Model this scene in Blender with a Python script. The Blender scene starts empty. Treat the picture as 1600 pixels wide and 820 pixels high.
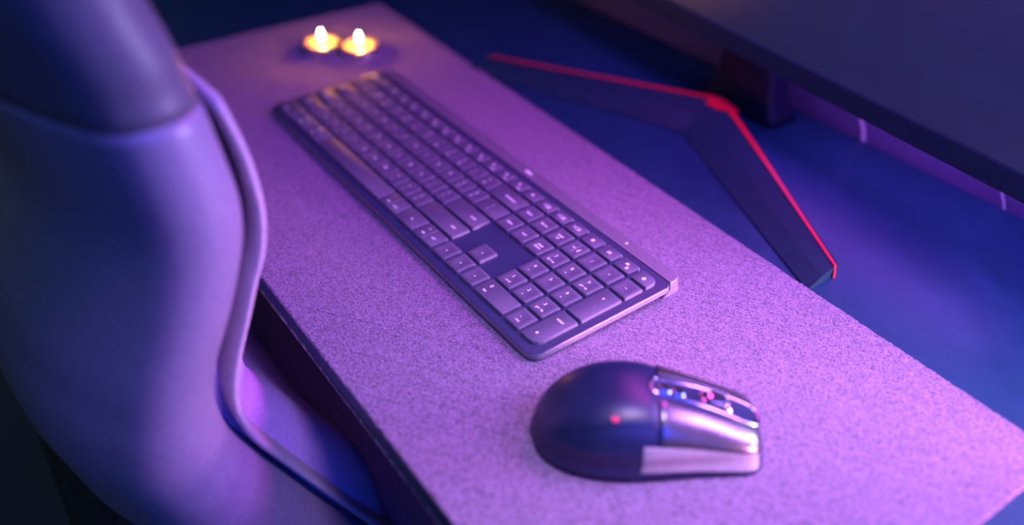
import bpy, bmesh, math, random
from mathutils import Vector, Matrix
random.seed(7)
scene = bpy.context.scene
COL = scene.collection
DZ = 0.74                                   # desk top above the floor


def P(x, y, z):                             # millimetres on the desk -> metres in the room
    return Vector((x / 1000, y / 1000, DZ + z / 1000))


# ------------------------------------------------------------------ camera
cam = bpy.data.cameras.new('camera')
cam_ob = bpy.data.objects.new('camera', cam)
COL.objects.link(cam_ob)
RW = ((0.5726566889, 0.8197781843, 0.0052957669),
      (0.4897660416, -0.3369318459, -0.8041182473),
      (-0.6574142842, 0.4630773798, -0.5944457916))
m = Matrix(((RW[0][0], -RW[1][0], -RW[2][0]),
            (RW[0][1], -RW[1][1], -RW[2][1]),
            (RW[0][2], -RW[1][2], -RW[2][2]))).to_4x4()
m.translation = P(555.911, -301.061, 400.217)
cam_ob.matrix_world = m
cam.sensor_width = 36.0
cam.lens = 31.5
cam.clip_start = 0.01
cam.dof.use_dof = True
cam.dof.focus_distance = 0.622
cam.dof.aperture_fstop = 1.75
scene.camera = cam_ob

# ------------------------------------------------------------------ view and world
vs = scene.view_settings
vs.view_transform = 'Standard'
vs.look = 'None'
vs.gamma = 1.0
vs.use_curve_mapping = False
vs.exposure = -0.18
world = bpy.data.worlds.new('world')
scene.world = world
world.use_nodes = True
bg = world.node_tree.nodes['Background']
bg.inputs['Color'].default_value = (0.042, 0.064, 0.058, 1)
bg.inputs['Strength'].default_value = 1.0


def area(name, loc, target, size, size_y, color, power, spread=None):
    l = bpy.data.lights.new(name, 'AREA')
    l.shape = 'RECTANGLE'
    l.size = size
    l.size_y = size_y
    l.color = color
    l.energy = power
    if spread:
        l.spread = math.radians(spread)
    o = bpy.data.objects.new(name, l)
    COL.objects.link(o)
    o.location = loc
    d = Vector(target) - Vector(loc)
    o.rotation_euler = d.to_track_quat('-Z', 'Y').to_euler()
    return o


# unseen lights out of frame, balanced for colour: a lavender lamp on the wall, a low lamp beside the monitor, an added pink fill low at the right, an added
# narrow fill over the near right, an added magenta fill before the monitor, a blue ceiling lamp and blue room light behind the camera
area('lavender_wall_lamp', P(560, 366, 400), P(330, 60, 0), 0.24, 0.20, (0.50, 0.19, 1.0), 3.1, 100)
area('lavender_low_lamp', P(520, 366, 170), P(165, -220, 120), 0.18, 0.18, (0.62, 0.56, 1.0), 1.15, 90)
area('pink_low_fill', P(780, 300, 62), P(120, 10, 14), 0.12, 0.07, (1.0, 0.36, 0.80), 0.85, 40)  # added fill that brightens the right sides of the keys
area('near_right_fill', P(480, -60, 700), P(345, -95, 0), 0.16, 0.16, (1.0, 0.66, 0.90), 0.42, 50)  # added fill for the near mat; the narrow cone misses the chair
area('magenta_fill', P(130, 255, 455), P(80, 90, 0), 0.40, 0.05, (1.0, 0.08, 0.85), 1.1, 120)  # added fill for the back of the mat; no bar is modelled
area('blue_ceiling_lamp', P(430, 30, 1000), P(340, -20, 0), 0.34, 0.34, (0.12, 0.10, 1.0), 6.2)
area('blue_room_light', P(1150, -250, 700), P(250, 0, 0), 0.6, 0.6, (0.0, 0.05, 1.0), 9.0)

# ------------------------------------------------------------------ helpers


def mesh_ob(name, verts, faces, mat=None, parent=None, smooth=False):
    me = bpy.data.meshes.new(name)
    me.from_pydata([tuple(v) for v in verts], [], faces)
    me.update()
    bm = bmesh.new()
    bm.from_mesh(me)
    bmesh.ops.recalc_face_normals(bm, faces=bm.faces)
    bm.to_mesh(me)
    bm.free()
    if smooth:
        me.polygons.foreach_set('use_smooth', [True] * len(me.polygons))
    if mat:
        me.materials.append(mat)
    o = bpy.data.objects.new(name, me)
    COL.objects.link(o)
    if parent:
        o.parent = parent
    return o


def empty(name, loc=(0, 0, 0), rot=(0, 0, 0), parent=None):
    o = bpy.data.objects.new(name, None)
    COL.objects.link(o)
    o.empty_display_size = 0.02
    o.location = loc
    o.rotation_euler = rot
    if parent:
        o.parent = parent
    return o


def tag(o, label=None, cat=None, group=None, kind=None):
    if label:
        o['label'] = label
    if cat:
        o['category'] = cat
    if group:
        o['group'] = group
    if kind:
        o['kind'] = kind
    return o


def bevel(o, w, seg=2, angle=35):
    b = o.modifiers.new('bevel', 'BEVEL')
    b.width = w
    b.segments = seg
    b.limit_method = 'ANGLE'
    b.angle_limit = math.radians(angle)
    return o


def box(name, x0, x1, y0, y1, z0, z1, mat, parent=None, bev=0.0, f=P):
    v = [f(x, y, z) for z in (z0, z1) for y in (y0, y1) for x in (x0, x1)]
    fc = [(0, 1, 3, 2), (4, 6, 7, 5), (0, 4, 5, 1), (2, 3, 7, 6), (0, 2, 6, 4), (1, 5, 7, 3)]
    o = mesh_ob(name, v, fc, mat, parent)
    if bev:
        bevel(o, bev / 1000)
    return o


def loft(rings, closed=True, caps=True):
    n = len(rings[0])
    v = [p for r in rings for p in r]
    f = []
    for i in range(len(rings) - 1):
        for j in range(n if closed else n - 1):
            k = (j + 1) % n
            f.append((i * n + j, i * n + k, (i + 1) * n + k, (i + 1) * n + j))
    if caps:
        f.append(tuple(range(n)))
        f.append(tuple((len(rings) - 1) * n + j for j in range(n)))
    return v, f


def tube(pts, r, n=10):
    rings = []
    pts = [Vector(p) for p in pts]
    for i, p in enumerate(pts):
        t = (pts[min(i + 1, len(pts) - 1)] - pts[max(i - 1, 0)]).normalized()
        a = t.orthogonal().normalized() if i == 0 else (prev - t * prev.dot(t)).normalized()
        prev = a
        b = t.cross(a)
        rr = r[i] if isinstance(r, (list, tuple)) else r
        rings.append([p + (a * math.cos(q) + b * math.sin(q)) * rr for q in [2 * math.pi * k / n for k in range(n)]])
    return loft(rings)


def lathe(prof, n=32, c=(0, 0, 0)):
    rings = [[Vector((c[0] + r * math.cos(a), c[1] + r * math.sin(a), c[2] + z)) for a in [2 * math.pi * k / n for k in range(n)]] for r, z in prof]
    return loft(rings)


def interp(tab, x):
    if x <= tab[0][0]:
        return tab[0][1]
    for (a, b), (c, d) in zip(tab, tab[1:]):
        if x <= c:
            t = (x - a) / (c - a)
            return b + (d - b) * t
    return tab[-1][1]


def catmull(pts, sub=4):
    out = []
    n = len(pts)
    for i in range(n - 1):
        p0, p1, p2, p3 = [Vector(pts[max(0, min(n - 1, k))]) for k in (i - 1, i, i + 1, i + 2)]
        for s in range(sub):
            t = s / sub
            out.append(0.5 * ((2 * p1) + (p2 - p0) * t + (2 * p0 - 5 * p1 + 4 * p2 - p3) * t * t + (3 * p1 - p0 - 3 * p2 + p3) * t ** 3))
    out.append(Vector(pts[-1]))
    return out


def principled(name, color, rough=0.5, metal=0.0, spec=0.5, coat=0.0, emit=None, estr=0.0):
    mt = bpy.data.materials.new(name)
    mt.use_nodes = True
    b = mt.node_tree.nodes['Principled BSDF']
    b.inputs['Base Color'].default_value = (*color, 1)
    b.inputs['Roughness'].default_value = rough
    b.inputs['Metallic'].default_value = metal
    b.inputs['Specular IOR Level'].default_value = spec
    b.inputs['Coat Weight'].default_value = coat
    if emit:
        b.inputs['Emission Color'].default_value = (*emit, 1)
        b.inputs['Emission Strength'].default_value = estr
    return mt


def noise_mat(name, c0, c1, scale, rough=0.5, bump=0.0, bscale=None, dist=0.001, detail=3, lo=0.35, hi=0.65, spec=0.5, sheen=0.0, metal=0.0):
    mt = principled(name, c0, rough, metal, spec)
    nt = mt.node_tree
    b = nt.nodes['Principled BSDF']
    tc = nt.nodes.new('ShaderNodeTexCoord')
    nz = nt.nodes.new('ShaderNodeTexNoise')
    nz.inputs['Scale'].default_value = scale
    nz.inputs['Detail'].default_value = detail
    nt.links.new(tc.outputs['Object'], nz.inputs['Vector'])
    rp = nt.nodes.new('ShaderNodeValToRGB')
    rp.color_ramp.elements[0].position = lo
    rp.color_ramp.elements[0].color = (*c0, 1)
    rp.color_ramp.elements[1].position = hi
    rp.color_ramp.elements[1].color = (*c1, 1)
    nt.links.new(nz.outputs['Fac'], rp.inputs['Fac'])
    nt.links.new(rp.outputs['Color'], b.inputs['Base Color'])
    if bump:
        n2 = nt.nodes.new('ShaderNodeTexNoise')
        n2.inputs['Scale'].default_value = bscale or scale
        n2.inputs['Detail'].default_value = detail
        nt.links.new(tc.outputs['Object'], n2.inputs['Vector'])
        bp = nt.nodes.new('ShaderNodeBump')
        bp.inputs['Strength'].default_value = bump
        bp.inputs['Distance'].default_value = dist
        nt.links.new(n2.outputs['Fac'], bp.inputs['Height'])
        nt.links.new(bp.outputs['Normal'], b.inputs['Normal'])
    if sheen:
        b.inputs['Sheen Weight'].default_value = sheen
        b.inputs['Sheen Roughness'].default_value = 0.5
    return mt


M = {}
M['felt'] = noise_mat('grey_felt', (0.075, 0.055, 0.09), (0.35, 0.25, 0.4), 780, rough=0.95, bump=1.0, bscale=900, dist=0.0016, detail=5, lo=0.33, hi=0.67, spec=0.1, sheen=0.3)
M['desk'] = noise_mat('black_laminate', (0.005, 0.044, 0.085), (0.008, 0.052, 0.1), 60, rough=0.42, spec=0.42)
M['desk_edge'] = noise_mat('worn_edge_strip', (0.10, 0.10, 0.11), (0.5, 0.5, 0.52), 160, rough=0.45, lo=0.45, hi=0.75)
M['wall'] = noise_mat('painted_wall', (0.09, 0.075, 0.17), (0.11, 0.095, 0.2), 25, rough=0.9, bump=0.1, bscale=220)
M['floor'] = noise_mat('dark_carpet', (0.1, 0.11, 0.1), (0.15, 0.16, 0.15), 140, rough=0.95, bump=0.4, bscale=260)
M['key'] = noise_mat('graphite_keycap', (0.09, 0.092, 0.14), (0.105, 0.107, 0.16), 900, rough=0.55)
M['plate'] = noise_mat('graphite_plate', (0.03, 0.045, 0.095), (0.036, 0.052, 0.105), 700, rough=0.38)
M['rim'] = noise_mat('graphite_rear_bar', (0.2, 0.2, 0.24), (0.24, 0.24, 0.28), 800, rough=0.38, metal=0.3)
M['ink'] = principled('backlit_legend', (0.78, 0.78, 0.80), 0.5, emit=(0.62, 0.50, 0.85), estr=0.28)
M['mouse'] = noise_mat('gloss_black_shell', (0.008, 0.014, 0.055), (0.011, 0.018, 0.065), 90, rough=0.38)
M['button'] = noise_mat('satin_metal_button', (0.16, 0.16, 0.18), (0.19, 0.19, 0.21), 90, rough=0.27, metal=0.85)
M['grip'] = noise_mat('rubber_side_grip', (0.26, 0.26, 0.28), (0.31, 0.31, 0.33), 300, rough=0.40)
M['chrome'] = noise_mat('polished_metal', (0.72, 0.72, 0.75), (0.82, 0.82, 0.85), 200, rough=0.16, metal=1.0)
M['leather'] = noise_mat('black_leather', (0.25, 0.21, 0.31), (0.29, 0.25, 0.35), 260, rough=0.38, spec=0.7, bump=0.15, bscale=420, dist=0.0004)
M['leather_dimmed'] = noise_mat('dimmed_leather', (0.125, 0.115, 0.15), (0.145, 0.135, 0.17), 260, rough=0.45, bump=0.15, bscale=420, dist=0.0004)  # darker copy of the leather: the dim light up there is put into its colour
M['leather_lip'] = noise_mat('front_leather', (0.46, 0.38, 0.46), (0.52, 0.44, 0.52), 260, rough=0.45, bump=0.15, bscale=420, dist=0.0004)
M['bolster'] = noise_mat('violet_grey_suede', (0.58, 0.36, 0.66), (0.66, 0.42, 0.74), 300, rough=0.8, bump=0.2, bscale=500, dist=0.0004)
M['steel'] = noise_mat('dark_metal', (0.03, 0.03, 0.035), (0.05, 0.05, 0.055), 120, rough=0.4, metal=0.6)
M['plastic'] = noise_mat('black_plastic', (0.004, 0.034, 0.052), (0.006, 0.04, 0.062), 160, rough=0.60, spec=0.25)
M['column'] = noise_mat('gloss_column', (0.006, 0.01, 0.03), (0.009, 0.014, 0.036), 160, rough=0.25)
M['screen'] = noise_mat('screen_glass', (0.03, 0.13, 0.12), (0.036, 0.15, 0.135), 40, rough=0.30)
M['red'] = principled('red_accent', (0.62, 0.010, 0.032), 0.45)
M['cable'] = noise_mat('pale_cable', (0.55, 0.53, 0.56), (0.62, 0.60, 0.64), 300, rough=0.3)
M['mark'] = principled('pale_mark', (0.6, 0.8, 0.8), 0.5, emit=(0.45, 0.85, 0.85), estr=0.5)
M['led'] = principled('violet_led', (0.5, 0.1, 0.8), 0.5, emit=(0.42, 0.10, 1.0), estr=45.0)
M['led_blue'] = principled('blue_led', (0.1, 0.1, 0.8), 0.5, emit=(0.02, 0.08, 1.0), estr=3.0)
M['led_pink'] = principled('pink_led', (0.9, 0.1, 0.4), 0.5, emit=(1.0, 0.03, 0.30), estr=30.0)
M['led_dim'] = principled('dim_red_led', (0.5, 0.05, 0.1), 0.5, emit=(1.0, 0.03, 0.12), estr=0.35)
M['alu'] = noise_mat('candle_cup_metal', (0.75, 0.75, 0.78), (0.85, 0.85, 0.88), 200, rough=0.3, metal=1.0)
M['wax'] = principled('candle_wax', (0.90, 0.55, 0.20), 0.5)
b_ = M['wax'].node_tree.nodes['Principled BSDF']
b_.inputs['Subsurface Weight'].default_value = 0.6
b_.inputs['Subsurface Radius'].default_value = (0.02, 0.01, 0.004)
b_.inputs['Subsurface Scale'].default_value = 1.0
M['wick'] = principled('wick', (0.03, 0.02, 0.02), 0.9)
M['flame'] = principled('flame', (1, 0.8, 0.4), 0.5, emit=(1.0, 0.33, 0.06), estr=700.0)

# ------------------------------------------------------------------ the room
tag(box('floor', -2200, 2200, -2600, 396, -DZ * 1000 - 40, -DZ * 1000, M['floor']), 'dark carpeted floor under the desk', 'floor', kind='structure')
tag(box('wall_back', -2200, 2200, 395, 440, -DZ * 1000, 1700, M['wall']), 'plain painted wall behind the desk, violet-lit below the monitor', 'wall', kind='structure')

# ------------------------------------------------------------------ desk
desk = empty('desk', (0, 0, 0))


def DP(x, y, z):
    return Vector((x / 1000, y / 1000, DZ + z / 1000))


box('desk_top', -760, 900, -150, 386, -19, 0, M['desk'], desk, 0.8, DP)
box('edge_strip', -759, 899, -151.2, -149.6, -19.6, -17.4, M['desk_edge'], desk, 0.3, DP)
for x in (-720, 850):
    for y in (-90, 330):
        box('leg', x - 25, x + 25, y - 25, y + 25, -740, -19.2, M['steel'], desk, 3, DP)
box('back_rail', -694, 824, 322, 338, -120, -60, M['steel'], desk, 1, DP)
tag(desk, 'dark desk with a pale line along its front edge under the felt mat', 'desk')

# ------------------------------------------------------------------ felt mat
def mat_outline():
    x0, x1, y0, y1, r = -413, 452, -152, 172, 5
    pts = []
    for cx, cy, a0 in ((x1 - r, y0 + r, -90), (x1 - r, y1 - r, 0), (x0 + r, y1 - r, 90), (x0 + r, y0 + r, 180)):
        for k in range(5):
            a = math.radians(a0 + 22.5 * k)
            pts.append((cx + r * math.cos(a), cy + r * math.sin(a)))
    out = []
    for i, p in enumerate(pts):
        q = pts[(i + 1) % len(pts)]
        L = math.hypot(q[0] - p[0], q[1] - p[1])
        n = max(1, int(L / 1.2))
        nx, ny = (q[1] - p[1]) / L, -(q[0] - p[0]) / L
        for k in range(n):
            t = k / n
            j = random.uniform(-0.35, 0.35) if n > 3 else 0
            x, y = p[0] + (q[0] - p[0]) * t + nx * j, p[1] + (q[1] - p[1]) * t + ny * j
            y += (x - 20) / 430 * -9 * max(0, y) / 172       # back edge runs slightly skew
            out.append((x, y))
    return out


mo = mat_outline()
rings = []
for z, s in ((0.02, 0.3), (0.6, 0.0), (2.3, 0.0), (3.0, 0.7)):
    ring = []
    for x, y in mo:
        cx, cy = 20, 10
        d = Vector((x - cx, y - cy))
        ring.append(P(x - s * (1 if x > cx else -1), y - s * (1 if y > cy else -1), z + (random.uniform(-0.2, 0.2) if z > 2 else 0)))
    rings.append(ring)
v, f = loft(rings)
tag(mesh_ob('desk_mat', v, f, M['felt']), 'long grey felt desk mat under the keyboard and mouse', 'desk mat')

# ------------------------------------------------------------------ keyboard
kb = empty('keyboard', P(0, 0, 14), (math.radians(3), 0, 0))
tag(kb, 'slim graphite full-size keyboard with dished square keys lying on the felt mat', 'keyboard')


def L(x, y, z):
    return Vector((x / 1000, y / 1000, z / 1000))


def rrect(x0, x1, y0, y1, rad, seg=4):
    # rad: radii for front-right, back-right, back-left, front-left
    pts = []
    for (cx, cy, a0), r in zip(((x1, y0, -90), (x1, y1, 0), (x0, y1, 90), (x0, y0, 180)), rad):
        ox = cx - r if cx == x1 else cx + r
        oy = cy + r if cy == y0 else cy - r
        for k in range(seg + 1):
            a = math.radians(a0 + 90 * k / seg)
            pts.append((ox + r * math.cos(a), oy + r * math.sin(a)))
    return pts


def inset(pts, d):
    cx = (min(p[0] for p in pts) + max(p[0] for p in pts)) / 2
    cy = (min(p[1] for p in pts) + max(p[1] for p in pts)) / 2
    hx = max(p[0] for p in pts) - cx
    hy = max(p[1] for p in pts) - cy
    return [(cx + (x - cx) * (hx - d) / hx, cy + (y - cy) * (hy - d) / hy) for x, y in pts]


KX0, KX1, KY0 = -213.7, 216.2, -45.6
o_ = rrect(KX0, KX1, KY0, 76.0, (10, 7, 7, 10), 6)
rings = [[L(x, y, z) for x, y in inset(o_, d)] for z, d in ((-8.0, 1.4), (-7.2, 0.3), (-6.6, 0), (-3.0, 0), (-2.5, 0.25), (-2.3, 0.8))]
v, f = loft(rings)
mesh_ob('base_plate', v, f, M['plate'], kb)
# recessed key bed lies on the plate; brighter polished edge band round it
rings = [[L(x, y, z) for x, y in inset(o_, d)] for z, d in ((-7.0, -0.05), (-6.7, -0.25), (-3.1, -0.25), (-2.8, -0.05))]
v, f = loft(rings, caps=False)
mesh_ob('edge_band', v, f, M['rim'], kb)
b_pts = rrect(KX0 + 2.5, KX1 - 2.5, 68.0, 88.0, (2, 8, 8, 2), 6)
rings = [[L(x, max(y, 76.3 if z > -8.5 else 60) + (1.5 if z < -9 else 0), z) for x, y in inset(b_pts, d)] for z, d in ((-15.4, 1.2), (-14, 0.2), (-8.3, 0), (-3.2, 0), (-2.3, 0.3), (-2.0, 0.9))]
v, f = loft(rings)
mesh_ob('rear_bar', v, f, M['rim'], kb)
# two rubber feet under the front
for x in (-150, 150):
    box('rubber_foot', x - 25, x + 25, -40, -33, -8.7, -8.0, M['plastic'], kb, 0.3, L)
v, f = lathe([(0.0008, 0), (0.0012, 0), (0.0012, 0.0002), (0.0002, 0.0002)], 12)
o = mesh_ob('status_light', v, f, M['ink'], kb)
o.location = L(160, 82, -2.0)
# maker's mark on the bar (small pale lozenge in the photograph)
box('maker_mark', 31.5, 40, 80.6, 83.0, -2.0, -1.9, M['ink'], kb, 0, L)

KEYMESH = {}


def key_mesh(w, d, rad, dish):
    kk = (round(w, 2), round(d, 2), rad, dish)
    if kk in KEYMESH:
        return KEYMESH[kk]
    o2 = rrect(-w / 2, w / 2, -d / 2, d / 2, rad, 3)
    prof = [(-2.25, -0.25), (-0.55, 0.0), (-0.18, 0.12), (0.0, 0.45)]
    rings = [[L(x, y, z) for x, y in inset(o2, dd)] for z, dd in prof]
    if dish:
        n = len(o2)
        sr = min(w, d) / 2 - 1.3
        dz = 0.42
        for s in (1.0, 0.72, 0.42, 0.15):
            ring = []
            for x, y in o2:
                a = math.atan2(y, x)
                ring.append(L(math.cos(a) * sr * s, math.sin(a) * sr * s, -dz * (1 - s * s)))
            rings.append(ring)
    v, f = loft(rings)
    me = bpy.data.meshes.new('key')
    me.from_pydata([tuple(p) for p in v], [], f)
    bm = bmesh.new()
    bm.from_mesh(me)
    bmesh.ops.recalc_face_normals(bm, faces=bm.faces)
    for fc in bm.faces:
        fc.smooth = abs(fc.normal.z) > 0.5
    bm.to_mesh(me)
    bm.free()
    me.materials.append(M['key'])
    KEYMESH[kk] = me
    return me


TEXTS = []          # (key object, list of items)
GAP = 2.5


def add_key(c0, c1, r0, r1, items, rad=(1.3, 1.3, 1.3, 1.3), depth=None):
    x0, x1 = (c0 - 11) * 19 + GAP, (c1 - 11) * 19
    y0, y1 = (r0 - 2) * 19, (r1 - 2) * 19 - GAP
    if depth:
        y1 = y0 + depth
    w, d = x1 - x0, y1 - y0
    me = key_mesh(w, d, rad, w < 20 and d < 20 and d > 14)
    o = bpy.data.objects.new('key', me)
    COL.objects.link(o)
    o.parent = kb
    o.location = L((x0 + x1) / 2, (y0 + y1) / 2, 0)
    if items:
        TEXTS.append((o, items, w, d))
    return o


def T(s, x, y, h=2.6):
    return ('t', s, x, y, h)


def disc(x, y, r):
    return ('d', x, y, r)


def poly(pts):
    return ('p', pts)


def line(x0, y0, x1, y1, w=0.25):
    dx, dy = x1 - x0, y1 - y0
    q = math.hypot(dx, dy)
    nx, ny = -dy / q * w / 2, dx / q * w / 2
    return ('p', [(x0 + nx, y0 + ny), (x0 - nx, y0 - ny), (x1 - nx, y1 - ny), (x1 + nx, y1 + ny)])


def tri(x, y, s, a):
    a = math.radians(a)
    return ('p', [(x + s * math.cos(a + k * 2.094), y + s * math.sin(a + k * 2.094)) for k in range(3)])


# number row (row 4)
sh = ['~', '!', '@', '#', '$', '%', '^', '&', '*', '(', ')', '_', '+']
nm = ['`', '1', '2', '3', '4', '5', '6', '7', '8', '9', '0', '-', '=']
for i in range(13):
    add_key(i, i + 1, 4, 5, [T(sh[i], -2.6, 2.6, 2.6), T(nm[i], -2.6, -3.4, 2.8)])
add_key(13, 15, 4, 5, [T('backspace', 2.5, 0, 2.3)])
# tab row (row 3)
add_key(0, 1.5, 3, 4, [T('tab', -6, 0, 2.3)])
for i, ch in enumerate('QWERTYUIOP'):
    add_key(1.5 + i, 2.5 + i, 3, 4, [T(ch, -2.6, 0.6, 3.0)])
for i, (a, b) in enumerate((('{', '['), ('}', ']'))):
    add_key(11.5 + i, 12.5 + i, 3, 4, [T(a, -2.6, 2.6, 2.6), T(b, -2.6, -3.4, 2.6)])
add_key(13.5, 15, 3, 4, [T('|', -3, 2.8, 2.4), T('\\', -3, -3.2, 2.6)])
# caps row (row 2)
add_key(0, 1.75, 2, 3, [T('caps lock', -4, 0, 2.3)])
for i, ch in enumerate('ASDFGHJKL'):
    it = [T(ch, -2.6, 0.6, 3.0)]
    if ch in 'FJ':
        it.append(line(-1.6, -5.6, 1.6, -5.6, 0.5))
    add_key(1.75 + i, 2.75 + i, 2, 3, it)
for i, (a, b) in enumerate(((':', ';'), ('"', "'"))):
    add_key(10.75 + i, 11.75 + i, 2, 3, [T(a, -2.6, 2.6, 2.8), T(b, -2.6, -3.2, 2.8)])
add_key(12.75, 15, 2, 3, [T('enter', 9, 0, 2.3)])
# shift row (row 1)
add_key(0, 2.25, 1, 2, [T('shift', -9, 0, 2.3)])
for i, ch in enumerate('ZXCVBNM'):
    add_key(2.25 + i, 3.25 + i, 1, 2, [T(ch, -2.6, 0.6, 3.0)])
for i, (a, b) in enumerate((('<', ','), ('>', '.'), ('?', '/'))):
    add_key(9.25 + i, 10.25 + i, 1, 2, [T(a, -2.6, 2.6, 2.6), T(b, -2.6, -3.2, 2.8)])
add_key(12.25, 15, 1, 2, [T('shift', 14, 0, 2.3)])
# bottom row (row 0)
add_key(0, 1.8, 0, 1, [T('ctrl', -6, -3.5, 2.3)], (1.3, 1.3, 1.3, 6))
add_key(1.8, 3.22, 0, 1, [T('opt', -5, 4.2, 2.2), line(-8, 0.8, 8, 0.8), T('start', -4, -3.8, 2.2)])
add_key(3.22, 4.62, 0, 1, [T('cmd', -5, 4.2, 2.2), line(-8, 0.8, 8, 0.8), T('alt', -5, -3.8, 2.2)])
add_key(4.62, 10.67, 0, 1, None)
add_key(10.67, 12.11, 0, 1, [T('alt', -6, -2.8, 2.3), line(-1.5, -6, -1.5, 6, 0.18), T('cmd', 4.4, -2.8, 2.2)])
add_key(12.11, 13.54, 0, 1, [T('fn', 0, -0.4, 2.3)])
add_key(13.54, 15, 0, 1, [T('opt', -6.6, -2.4, 2.3), T('^', -6.6, 3.0, 3.0), line(-1.5, -6.6, -1.5, 6.6, 0.2), T('ctrl', 4.8, -0.4, 2.3)])
# arrows
add_key(15, 16, 0, 1, [tri(0, 0, 1.0, 180)])
add_key(16, 17, 0, 1, [tri(0, 0, 1.0, -90)])
add_key(17, 18, 0, 1, [tri(0, 0, 1.0, 0)])
add_key(16, 17, 1, 2, [tri(0, 0, 1.0, 90)])
# navigation block
add_key(15, 16, 4, 5, [T('insert', 0, 0.2, 2.3)])
add_key(16, 17, 4, 5, [T('home', 0, 0.2, 2.3)])
add_key(17, 18, 4, 5, [T('page', 0, 1.7, 2.3), T('up', 0, -1.6, 2.3)])
add_key(15, 16, 3, 4, [T('delete', 0, 0.2, 2.3)])
add_key(16, 17, 3, 4, [T('end', 0, 0.2, 2.3)])
add_key(17, 18, 3, 4, [T('page', 0, 1.7, 2.3), T('down', 0, -1.6, 2.3)])
# number pad
add_key(18, 19, 4, 5, [T('num', -3.4, 0.8, 2.2), line(0.2, -6, 0.2, 6, 0.2), line(2.2, -0.2, 5.6, -0.2, 2.2), disc(3.9, 1.4, 1.2)])
add_key(19, 20, 4, 5, [T('/', 0, 0, 3.0)])
add_key(20, 21, 4, 5, [T('*', 0, -0.8, 3.6)])
add_key(21, 22, 4, 5, [line(-1.1, 0, 1.1, 0, 0.5)])
for i, (a, b) in enumerate((('7', 'home'), ('8', 90), ('9', 'pg up'))):
    add_key(18 + i, 19 + i, 3, 4, [T(a, -1.6, 2.8, 3.4), T(b, 0, -3.4, 2.3) if isinstance(b, str) else tri(-1.4, -3.6, 0.9, b)])
for i, (a, b) in enumerate((('4', 180), ('5', None), ('6', 0))):
    it = [T(a, -1.6, 2.8, 3.4)]
    it.append(tri(-1.4, -3.6, 0.9, b) if b is not None else line(-1.4, -5.6, 1.4, -5.6, 0.5))
    add_key(18 + i, 19 + i, 2, 3, it)
for i, (a, b) in enumerate((('1', 'end'), ('2', -90), ('3', 'pg dn'))):
    add_key(18 + i, 19 + i, 1, 2, [T(a, -1.6, 2.8, 3.4), T(b, 0, -3.4, 2.3) if isinstance(b, str) else tri(-1.4, -3.6, 0.9, b)])
add_key(18, 20, 0, 1, [T('0', -11, 2.8, 3.4), T('ins', -10.6, -3.4, 2.3)])
add_key(20, 21, 0, 1, [T('.', -1.6, 2.2, 4.0), T('del', 0, -3.4, 2.3)])
add_key(21, 22, 2, 4, [T('+', -0.6, 8.5, 3.4)])
add_key(21, 22, 0, 2, [T('enter', 0, 9.4, 2.3), disc(-0.8, -9.5, 1.1)], (7.0, 1.3, 1.3, 1.3))
# function row (row 5, shorter keys)
FD = 12.0
add_key(0, 1, 5, 6, [T('esc', 0, 0, 2.2)], (1.3, 1.3, 5, 1.3), FD)
add_key(1, 2, 5, 6, [disc(0, 1.0, 1.0)], depth=FD)
for i in range(12):
    add_key(2 + i, 3 + i, 5, 6, [disc(-0.5, 1.2, 1.25), T('F%d' % (i + 1), 3.4, -3.7, 1.9)], depth=FD)
add_key(14, 15, 5, 6, [disc(-0.4, 0.2, 1.4)], depth=FD)
for i in range(3):
    add_key(15 + i, 16 + i, 5, 6, [T(str(i + 1), -3.4, 0, 2.6), line(-1.4, 1.4, 3.6, 1.4, 0.5), line(-1.4, -1.4, 3.6, -1.4, 0.5), line(-1.2, -1.6, -1.2, 1.6, 0.5), line(3.5, -1.6, 3.5, 1.6, 0.5), disc(2.0, -0.6, 1.0)], depth=FD)
add_key(18, 19, 5, 6, [line(-1.4, 0, 1.4, 0, 3.0)], depth=FD)
add_key(19, 20, 5, 6, [line(-1.7, 1.1, 1.7, 1.1, 0.5), line(-1.7, -1.1, 1.7, -1.1, 0.5), line(-1.6, -1.3, -1.6, 1.3, 0.5), line(1.6, -1.3, 1.6, 1.3, 0.5), disc(0, 0, 0.8)], depth=FD)
add_key(20, 21, 5, 6, [line(-2.2, 1.6, 0.8, 1.6, 2.4), line(1.2, -2.4, 3.4, -2.4, 1.8), disc(2.3, -1.2, 1.1)], depth=FD)
add_key(21, 22, 5, 6, [line(-1.4, -0.7, 1.4, -0.7, 2.0), disc(0, 0.6, 1.1)], (1.3, 6.0, 1.3, 1.3), FD)

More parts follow.
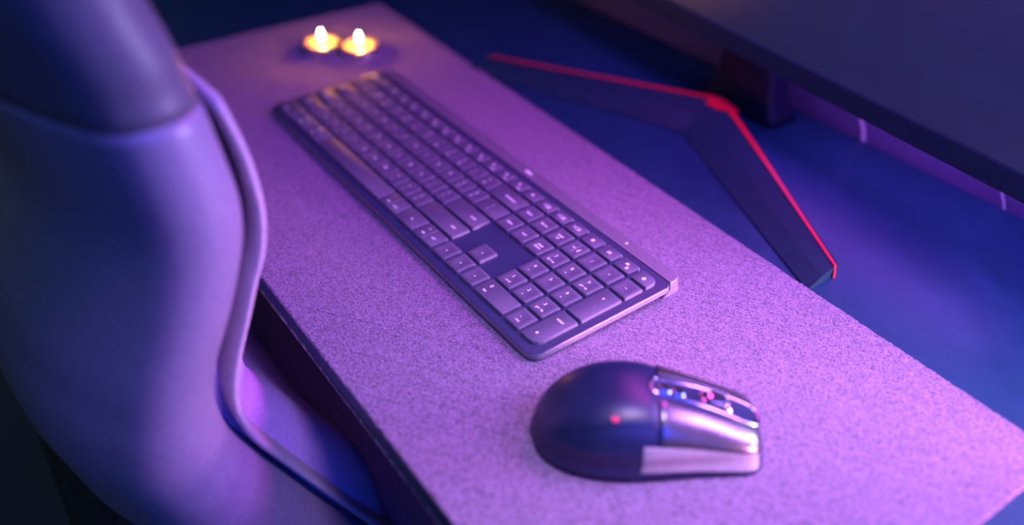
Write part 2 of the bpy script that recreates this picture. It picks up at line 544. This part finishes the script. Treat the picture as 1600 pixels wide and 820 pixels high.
# legends: text outlines turned into flat meshes, one per key
tmp = []
for ko, items, w, d in TEXTS:
    for it in items:
        if it[0] == 't':
            cu = bpy.data.curves.new('t', 'FONT')
            cu.body = it[1]
            cu.size = it[4] / 1000 * 1.42
            cu.align_x = 'CENTER'
            cu.align_y = 'CENTER'
            cu.resolution_u = 2
            cu.offset = 0.00009
            to = bpy.data.objects.new('t', cu)
            COL.objects.link(to)
            tmp.append(to)
bpy.context.view_layer.update()
dg = bpy.context.evaluated_depsgraph_get()
it_tmp = iter(tmp)
for ko, items, w, d in TEXTS:
    bm = bmesh.new()
    for it in items:
        if it[0] == 't':
            to = next(it_tmp)
            me = bpy.data.meshes.new_from_object(to.evaluated_get(dg))
            me.transform(Matrix.Translation((it[2] / 1000, it[3] / 1000, 0)))
            bm.from_mesh(me)
            bpy.data.meshes.remove(me)
        elif it[0] == 'd':
            bm.faces.new([bm.verts.new((it[1] / 1000 + it[3] / 1000 * math.cos(k * math.pi / 6), it[2] / 1000 + it[3] / 1000 * math.sin(k * math.pi / 6), 0)) for k in range(12)])
        else:
            bm.faces.new([bm.verts.new((x / 1000, y / 1000, 0)) for x, y in it[1]])
    dished = w < 20 and 14 < d < 20
    sr = min(w, d) / 2 - 1.3
    for vt in bm.verts:
        r = math.hypot(vt.co.x, vt.co.y) * 1000
        vt.co.z = 0.00006 + ((-0.42 * (1 - (r / sr) ** 2) / 1000 + 0.00002) if dished and r < sr else 0)
    for fc in bm.faces:
        if fc.normal.z < 0:
            fc.normal_flip()
    me = bpy.data.meshes.new('legend')
    bm.to_mesh(me)
    bm.free()
    me.materials.append(M['ink'])
    lo = bpy.data.objects.new('legend', me)
    COL.objects.link(lo)
    lo.parent = ko
for to in tmp:
    cu = to.data
    bpy.data.objects.remove(to)
    bpy.data.curves.remove(cu)

# ------------------------------------------------------------------ mouse
mouse = empty('computer_mouse', P(302, -27, 3), (0, 0, math.radians(-37.6)))
tag(mouse, 'glossy black gaming mouse with a metal scroll wheel on the felt mat', 'mouse')
WT = [(-66, 3), (-64, 12), (-60, 20), (-52, 27.5), (-42, 32.5), (-28, 36), (-10, 36.5), (10, 34), (30, 31), (45, 29.5), (56, 28), (62, 26), (66, 22)]
HT = [(-66, 5), (-64, 12), (-60, 19), (-52, 27.5), (-42, 34.5), (-28, 40), (-12, 42), (5, 40), (25, 34), (45, 26.5), (58, 20.5), (63, 17.5), (66, 13)]


def smooth_tab(tab):
    return [tuple(p) for p in catmull([(a, b, 0) for a, b in tab], 4)]


WS = [(p[0], p[1]) for p in smooth_tab(WT)]
HS = [(p[0], p[1]) for p in smooth_tab(HT)]


def msurf(y, a, off=0.0):
    """a in degrees: 0 right base, 90 top, 180 left base"""
    w, h = interp(WS, y) + off, interp(HS, y) + off
    c, s = math.cos(math.radians(a)), math.sin(math.radians(a))
    x = w * math.copysign(abs(c) ** 0.72, c)
    z = h * max(0, s) ** 0.82
    if a < 90:          # right flank tucks in a little below the shoulder
        x -= 3.0 * math.exp(-((z - 9) / 6.0) ** 2)
    else:               # thumb rest on the left flank
        x -= 5.0 * math.exp(-((z - 3) / 6.0) ** 2) * math.exp(-((y - 0) / 40.0) ** 2)
        x += 4.0 * math.exp(-((z - 18) / 7.0) ** 2) * math.exp(-((y - 5) / 35.0) ** 2)
    return Vector((x, y, z + 0.8))


YS = [-66 + 132 * k / 44 for k in range(45)]
AS = [180 * k / 40 for k in range(41)]
rings = [[msurf(y, a) / 1000 for a in AS] for y in YS]
v, f = loft(rings, closed=True)
mesh_ob('body', v, f, M['mouse'], mouse, True)


def patch(name, ys, a_of, off, th, mat, na=10):
    """a raised panel following the shell; a_of(y) gives its two edge angles"""
    top, bot = [], []
    for y in ys:
        a0, a1 = a_of(y)
        top.append([msurf(y, a0 + (a1 - a0) * k / na, off) / 1000 for k in range(na + 1)])
        bot.append([msurf(y, a0 + (a1 - a0) * k / na, off - th) / 1000 for k in range(na + 1)])
    n = na + 1
    v, f = [], []
    for g in (top, bot):
        base = len(v)
        for r in g:
            v += r
        for i in range(len(g) - 1):
            for j in range(na):
                f.append((base + i * n + j, base + i * n + j + 1, base + (i + 1) * n + j + 1, base + (i + 1) * n + j))
    B = len(ys) * n
    bd = [j for j in range(n)] + [i * n + na for i in range(1, len(ys))] + [(len(ys) - 1) * n + j for j in range(na - 1, -1, -1)] + [i * n for i in range(len(ys) - 2, 0, -1)]
    for k in range(len(bd)):
        a, b = bd[k], bd[(k + 1) % len(bd)]
        f.append((a, b, b + B, a + B))
    o = mesh_ob(name, v, f, mat, mouse, True)
    bevel(o, 0.0005, 2, 50)
    return o


def yr(a, b, n=16):
    return [a + (b - a) * k / n for k in range(n + 1)]


patch('right_button', yr(6, 64), lambda y: (34, 80 - 3 * math.sin((y - 6) / 58 * math.pi)), 1.3, 2.2, M['button'])
patch('left_button', yr(6, 64), lambda y: (100 + 3 * math.sin((y - 6) / 58 * math.pi), 146), 1.3, 2.2, M['button'])
patch('palm_cover', yr(-61, 3), lambda y: (48 + 8 * (y + 61) / 64 * 0.4, 132 - 6 * (y + 61) / 64), 0.7, 1.2, M['mouse'])
patch('side_grip', yr(-4, 63), lambda y: (5, 32), 0.7, 1.2, M['grip'])
patch('thumb_grip', yr(-40, 45), lambda y: (152, 172), 0.6, 1.2, M['mouse'])
for k, (y0, y1) in enumerate(((-18, 0), (3, 22))):
    patch('thumb_button', yr(y0, y1, 8), lambda y: (141, 149), 1.6, 2.0, M['button'], 6)
# polished frame round the wheel slot
fr = [(-5.2, 2), (-6.5, 20), (-7.5, 40), (-6.8, 62), (6.8, 62), (7.5, 40), (6.5, 20), (5.2, 2)]
pts = []
for x, y in fr + [fr[0]]:
    pts.append(Vector((x, y, interp(HS, y) + 1.5)) / 1000)
v, f = tube(catmull(pts, 5), 0.0009, 8)
mesh_ob('wheel_frame', v, f, M['chrome'], mouse, True)
slot = [[Vector((x, y, interp(HS, y) + 0.9)) / 1000 for x in (-6, -3, 0, 3, 6)] for y in yr(4, 61, 12)]
# scroll wheel across the slot, with grip notches
rings = []
for x in (-4.2, -3.6, -1.0, 1.0, 3.6, 4.2):
    ring = []
    for k in range(48):
        a = 2 * math.pi * k / 48
        r = 11.0 if abs(x) > 4 else (12.4 - (0.7 if k % 2 else 0) if abs(x) > 2 else 12.0)
        ring.append(Vector((x, 36 + r * math.cos(a), 23.5 + r * math.sin(a))) / 1000)
    rings.append(ring)
v, f = loft(rings)
mesh_ob('scroll_wheel', v, f, M['chrome'], mouse)
for y0, y1 in ((6, 12), (14, 20)):
    z0 = interp(HS, (y0 + y1) / 2)
    rings = []
    for z, d in ((z0 - 2, 0), (z0 + 1.4, 0), (z0 + 2.0, 0.5)):
        rings.append([Vector((x, y, z - (y - (y0 + y1) / 2) * 0.25)) / 1000 for x, y in inset(rrect(-3.8, 3.8, y0, y1, (1, 1, 1, 1), 3), d)])
    v, f = loft(rings)
    mesh_ob('selector_button', v, f, M['chrome'], mouse)
# glowing inlay along the far flank
v, f = tube([msurf(y, 175, 1.6) / 1000 for y in yr(4, 44, 14)], 0.0012, 8)
mesh_ob('light_strip', v, f, M['led_pink'], mouse, True)
v, f = lathe([(0.0002, 0), (0.002, 0), (0.002, 0.0006), (0.0002, 0.0008)], 12)
o = mesh_ob('indicator_light', v, f, M['led_dim'], mouse)
o.location = msurf(-20, 58, 0.9) / 1000
for x, y in ((0, 50), (0, -50)):
    rings = [[Vector((px, py, z)) / 1000 for px, py in rrect(-14, 14, y - 5, y + 5, (4, 4, 4, 4), 4)] for z in (0.0, 0.9)]
    v, f = loft(rings)
    mesh_ob('glide_foot', v, f, M['plastic'], mouse)

# ------------------------------------------------------------------ tea lights
def tealight(x, y, label, rz):
    t = empty('tea_light', P(x, y, 3), (0, 0, rz))
    tag(t, label, 'candle', 'lit tea lights on the mat')
    prof = [(0.0180, 0.0), (0.0188, 0.0006), (0.0190, 0.0112), (0.0196, 0.0115), (0.0196, 0.0119), (0.0185, 0.0119), (0.0180, 0.0010), (0.0006, 0.0010)]
    v, f = lathe(prof, 40)
    mesh_ob('metal_cup', v, f, M['alu'], t)
    v, f = lathe([(0.0178, 0.0012), (0.0181, 0.0104), (0.0168, 0.0112), (0.0080, 0.0108), (0.0010, 0.0104)], 40)
    mesh_ob('wax', v, f, M['wax'], t, True)
    v, f = tube([(0, 0, 0.0098), (0.0003, 0, 0.0135), (0.0010, 0, 0.0155)], 0.0006, 8)
    mesh_ob('wick', v, f, M['wick'], t)
    v, f = lathe([(0.0004, 0.0142), (0.0015, 0.0152), (0.0021, 0.0170), (0.0020, 0.0190), (0.0014, 0.0215), (0.0007, 0.0236), (0.0003, 0.0250)], 20)
    mesh_ob('flame', v, f, M['flame'], t, True)
    return t


tealight(-317, 60, 'left-hand of the two lit tea lights, in a metal cup on the mat', 0.0)
tealight(-287, 90, 'right-hand of the two lit tea lights, nearer to the monitor stand', 0.6)

# ------------------------------------------------------------------ monitor on its V-shaped stand
mon = empty('monitor', P(35, 303, 0), (0, 0, math.radians(-4.3)))
tag(mon, 'large black monitor on a V-shaped stand with red accent lines behind the mat', 'monitor')
Z0, Z1, W = 73, 440, 322
# frame: four bars round the screen
fpts = [(-W, W)]
box('bezel', -W, W, -3, 12, Z0, Z0 + 18.5, M['plastic'], mon, 1.0, L)
box('bezel', -W, W, -3, 12, Z1 - 8, Z1, M['plastic'], mon, 1.0, L)
box('bezel', -W, -W + 8, -3, 12, Z0 + 18.5, Z1 - 8, M['plastic'], mon, 1.0, L)
box('bezel', W - 8, W, -3, 12, Z0 + 18.5, Z1 - 8, M['plastic'], mon, 1.0, L)
scr = box('screen', -W + 8, W - 8, -1.2, 10, Z0 + 18.5, Z1 - 8, M['screen'], mon, 0, L)
rings = [[L(sx * w_, y, z) for sx, z in ((-1, za), (1, za), (1, zb), (-1, zb))] for y, w_, za, zb in ((12, W - 4, Z0 + 4, Z1 - 4), (26, W - 20, Z0 + 14, Z1 - 20), (44, 170, Z0 + 70, Z1 - 90))]
v, f = loft(rings)
mesh_ob('back_shell', v, f, M['plastic'], mon)
for x0, x1, mm in ((60, 300, 'led'), (-290, -70, 'led_blue')):
    box('light_strip', x0, x1, 20, 23, Z0 + 4, Z0 + 13, M[mm], mon, 0, L)
# pale marks printed low on the right of the screen
mk = [[(294.4, 3.0), (295.2, 6.4), (298.5, 6.6), (299.8, 3.4), (298.8, 3.4), (297.6, 5.6), (296.2, 5.4), (295.4, 3.0)],
      [(303.6 + 2.4 * math.cos(a * 0.524), 4.2 + 3.2 * math.sin(a * 0.524)) for a in range(12)]]
for pts in mk:
    rings = [[L(x, y, Z0 + 18.5 + z) for x, z in pts] for y in (-1.6, -1.2)]
    v, f = loft(rings)
    mesh_ob('screen_mark', v, f, M['mark'], scr)
mon_m = Matrix.Translation(P(35, 303, 0)) @ Matrix.Rotation(math.radians(-4.3), 4, 'Z')
imon = mon_m.inverted()


def Q(x, y, z):            # desk millimetres -> monitor local
    return imon @ P(x, y, z)


XC = 35
for s in (1, -1):
    # ridge, front foot and rear foot lines from the centre to the tip
    N = 12
    ridge, front, back = [], [], []
    for k in range(N + 1):
        t = k / N
        bend = 5 * (1 - t) ** 6
        ridge.append((XC + s * (0 + 227 * t), 312 - 117 * t - bend, 18 - 8 * t + 2 * (1 - t) ** 4))
        front.append((XC + s * (0 + 228 * t), 258 - 92 * t, 0.0))
        back.append((XC + s * (0 + 226 * t), 336 - 136 * t, 0.0))
    rings = []
    for a, b, c in zip(front, ridge, back):
        mid = [(a[i] + b[i]) / 2 for i in range(3)]
        rings.append([Q(*a), Q(a[0], a[1], a[2] + 1.5), Q(mid[0], mid[1], mid[2] + 2.2), Q(b[0], b[1] - 1, b[2] - 0.2), Q(b[0], b[1] + 4, b[2] - 0.2), Q(*c)])
    v, f = loft(rings)
    leg = mesh_ob('stand_leg', v, f, M['plastic'], mon)
    # red line along the ridge, turning down over the tip
    rr = []
    for k, b in enumerate(ridge):
        t = k / N
        hw = 2.9 - 1.7 * t
        rr.append([Q(b[0], b[1] - hw, b[2] - 0.3), Q(b[0], b[1] + hw, b[2] - 0.3), Q(b[0], b[1] + hw, b[2] + 0.7), Q(b[0], b[1] - hw, b[2] + 0.7)])
    b = ridge[-1]
    rr.append([Q(b[0] + s * 0.8, b[1] - 1.2, 0.3), Q(b[0] + s * 0.8, b[1] + 1.2, 0.3), Q(b[0] + s * 1.6, b[1] + 1.2, 0.3), Q(b[0] + s * 1.6, b[1] - 1.2, 0.3)])
    v, f = loft(rr)
    tag(mesh_ob('accent_line', v, f, M['red'], leg), 'thin red line')
# red wedge at the joint of the two legs
wp = [(26, 303), (28, 294), (42, 294), (62, 300), (60, 304), (35, 309), (18, 305)]
rr = [[Q(x, y, 20.6 - (309 - y) * 0.22 + dz) for x, y in wp] for dz in (-0.8, 0.6)]
v, f = loft(rr)
tag(mesh_ob('accent_wedge', v, f, M['red'], mon), 'red wedge where the legs meet')
# column with a flared foot
rings = []
for z, hw, yc, hd in ((1, 46, 350, 20), (8, 43, 349, 18), (18, 40, 348, 16), (32, 36, 347, 14), (50, 34, 346, 12), (90, 32, 345, 11), (160, 32, 345, 11), (230, 32, 345, 11)):
    pts = rrect(XC - hw, XC + hw, yc - hd, yc + hd, (7, 7, 7, 7), 5)
    rings.append([Q(x, y, z) for x, y in pts])
v, f = loft(rings)
mesh_ob('stand_column', v, f, M['column'], mon, True)

# ------------------------------------------------------------------ cables hanging behind the monitor
def cable(pts, r, label):
    v, f = tube(catmull([P(*p) for p in pts], 6), r / 1000, 10)
    tag(mesh_ob('cable', v, f, M['cable'], None, True), label, 'cable', 'cables behind the monitor')


cable([(126, 366, 120), (129, 376, 60), (136, 386, 18), (139, 390.3, 2.0), (142, 390.6, -40), (150, 390.6, -300), (170, 390.6, -736)], 1.9, 'thick pale cable dropping behind the monitor to the desk')
cable([(250, 362, 110), (262, 380, 50), (274, 389, 12), (281, 390.6, -8), (284, 390.6, -60), (290, 390.6, -300), (300, 390.6, -737)], 0.9, 'thin pale cable dropping behind the right end of the monitor')

# ------------------------------------------------------------------ chair in the foreground
chair = empty('office_chair', P(-90, -330, -740))
tag(chair, 'smooth leather chair with a padded curved backrest, blurred in the left foreground', 'chair')
ichair = Matrix.Translation(P(-90, -330, -740)).inverted()


def K(x, y, z):
    return ichair @ P(x, y, z)


GR = [(-222, 330), (-215, 290), (-209, 258), (-204, 242), (-199, 224), (-195, 205), (-191, 182), (-188, 163), (-186, 143), (-188, 123), (-195, 100), (-204, 77), (-215, 53), (-222, 32), (-224, 9), (-220, -19), (-208, -47), (-189, -86), (-162, -140), (-135, -188), (-118, -225)]
ST = [(-214, 330), (-208, 285), (-202, 253), (-197, 236), (-189, 215), (-184, 198), (-177, 171), (-174, 150), (-173, 127), (-177, 103), (-185, 83), (-194, 59), (-204, 33), (-210, 10), (-210, -12), (-203, -37), (-190, -64), (-167, -109), (-137, -167), (-108, -223)]
BO = [(-196, 20), (-193, -9), (-192, -20), (-176, -51), (-153, -91), (-128, -131), (-115, -166), (-108, -215), (-105, -252)]
XR, XM = 150, -90           # right seam and centre plane of the chair


def mirror(sec):
    return sec + [(2 * XM - x, y) for x, y in reversed(sec)]


def section_loft(prof, sec_of, sub=3):
    pr = catmull([(y, z, 0) for y, z in prof], sub)
    rings = []
    for p in pr:
        rings.append([K(x, y, p[1]) for x, y in mirror(sec_of(p[0], p[1]))])
    return loft(rings)


def top_round(z, z0, h):                                 # 1 below z0, rounding off to 0 at z0 + h
    return 1.0 if z < z0 else math.sqrt(max(0.02, 1 - ((z - z0) / h) ** 2))


def roll_section(yg, r, xo, depth):
    out = [(0, yg - 6), (90, yg - 3), (xo - 16, yg - 1)]
    for k in range(15):                                  # the padded roll along the side
        a = math.radians(88 - 11 * k)
        out.append((xo + r * math.cos(a), yg - r - 1 + r * math.sin(a)))
    e = out[-1]
    return out + [(e[0] - 22, e[1] - 0.3 * depth), (e[0] - 52, e[1] - 0.62 * depth), (e[0] - 90, e[1] - 0.85 * depth), (0, e[1] - depth)]


def sec_panel(yg, z):
    q = min(1.0, max(0.0, (30 - z) / 110))
    h = 1.6 * math.exp(-((z - 216) / 9.0) ** 2)          # shallow crease under the headrest
    return roll_section(yg - h, 29 + 14 * q, 136 - 4 * q - h, 40)


def sec_lip(ys, z):
    d = 14 * (1 - top_round(z, 188, 30))
    return [(0, ys - 8), (60, ys - 7), (126 - d, ys - 6.8), (135 - d, ys - 6.6), (138 - d, ys - 6), (140 - d, ys - 4.6), (140.4 - d, ys - 2.8), (138 - d, ys - 0.8), (132 - d, ys), (112 - d, ys - 1), (80, ys - 3), (0, ys - 6)]


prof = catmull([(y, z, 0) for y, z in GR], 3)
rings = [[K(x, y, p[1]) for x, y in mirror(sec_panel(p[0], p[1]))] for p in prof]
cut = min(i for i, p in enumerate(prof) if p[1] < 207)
v, f = loft(rings[cut:])
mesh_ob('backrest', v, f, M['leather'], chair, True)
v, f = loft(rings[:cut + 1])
tag(mesh_ob('headrest', v, f, M['leather_dimmed'], chair, True), 'upper part of the backrest, its dimness put into the leather colour')
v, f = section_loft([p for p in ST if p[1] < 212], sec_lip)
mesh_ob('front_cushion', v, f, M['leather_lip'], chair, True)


def sec_bol(y, z):
    return [(122, y - 70), (124, y - 50), (122, y - 28), (112, y - 10), (96, y - 1), (80, y), (50, y - 6), (0, y - 14)]


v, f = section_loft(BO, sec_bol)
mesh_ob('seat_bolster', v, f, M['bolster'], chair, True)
# seat, lift and five-star base below the frame
rings = []
for z, d in ((-335, 14), (-325, 2), (-290, 0), (-262, 4), (-252, 22)):
    rings.append([K(x, y, z) for x, y in inset(rrect(-345, 165, -330, 90, (60, 60, 60, 60), 6), d)])
v, f = loft(rings)
mesh_ob('seat', v, f, M['leather'], chair, True)
rings = [[K(x, y, z) for x, y in rrect(-300, 120, -330, -180, (30, 30, 30, 30), 4)] for z in (-300, -215)]
v, f = loft(rings)
mesh_ob('back_support', v, f, M['steel'], chair, True)
v, f = lathe([(0.05, -0.345), (0.03, -0.36), (0.03, -0.64), (0.045, -0.66), (0.045, -0.69), (0.01, -0.70)], 24)
gl = mesh_ob('gas_lift', [K(-90, -130, 0) + p for p in v], f, M['steel'], chair, True)
for k in range(5):
    a = 2 * math.pi * k / 5 + 0.3
    c, s = math.cos(a), math.sin(a)
    tip = (-90 + 300 * c, -130 + 300 * s)
    v, f = tube([K(-90 + 30 * c, -130 + 30 * s, -668), K(-90 + 170 * c, -130 + 170 * s, -676), K(tip[0], tip[1], -690)], [0.024, 0.020, 0.014], 10)
    mesh_ob('base_arm', v, f, M['steel'], chair, True)
    rings = []
    for q, r in ((-14, 22), (-11, 25), (11, 25), (14, 22)):
        rings.append([K(tip[0] + -s * q + c * r * math.cos(w), tip[1] + c * q + s * r * math.cos(w), -714.8 + r * math.sin(w)) for w in [2 * math.pi * j / 20 for j in range(20)]])
    v, f = loft(rings)
    mesh_ob('caster', v, f, M['plastic'], chair)
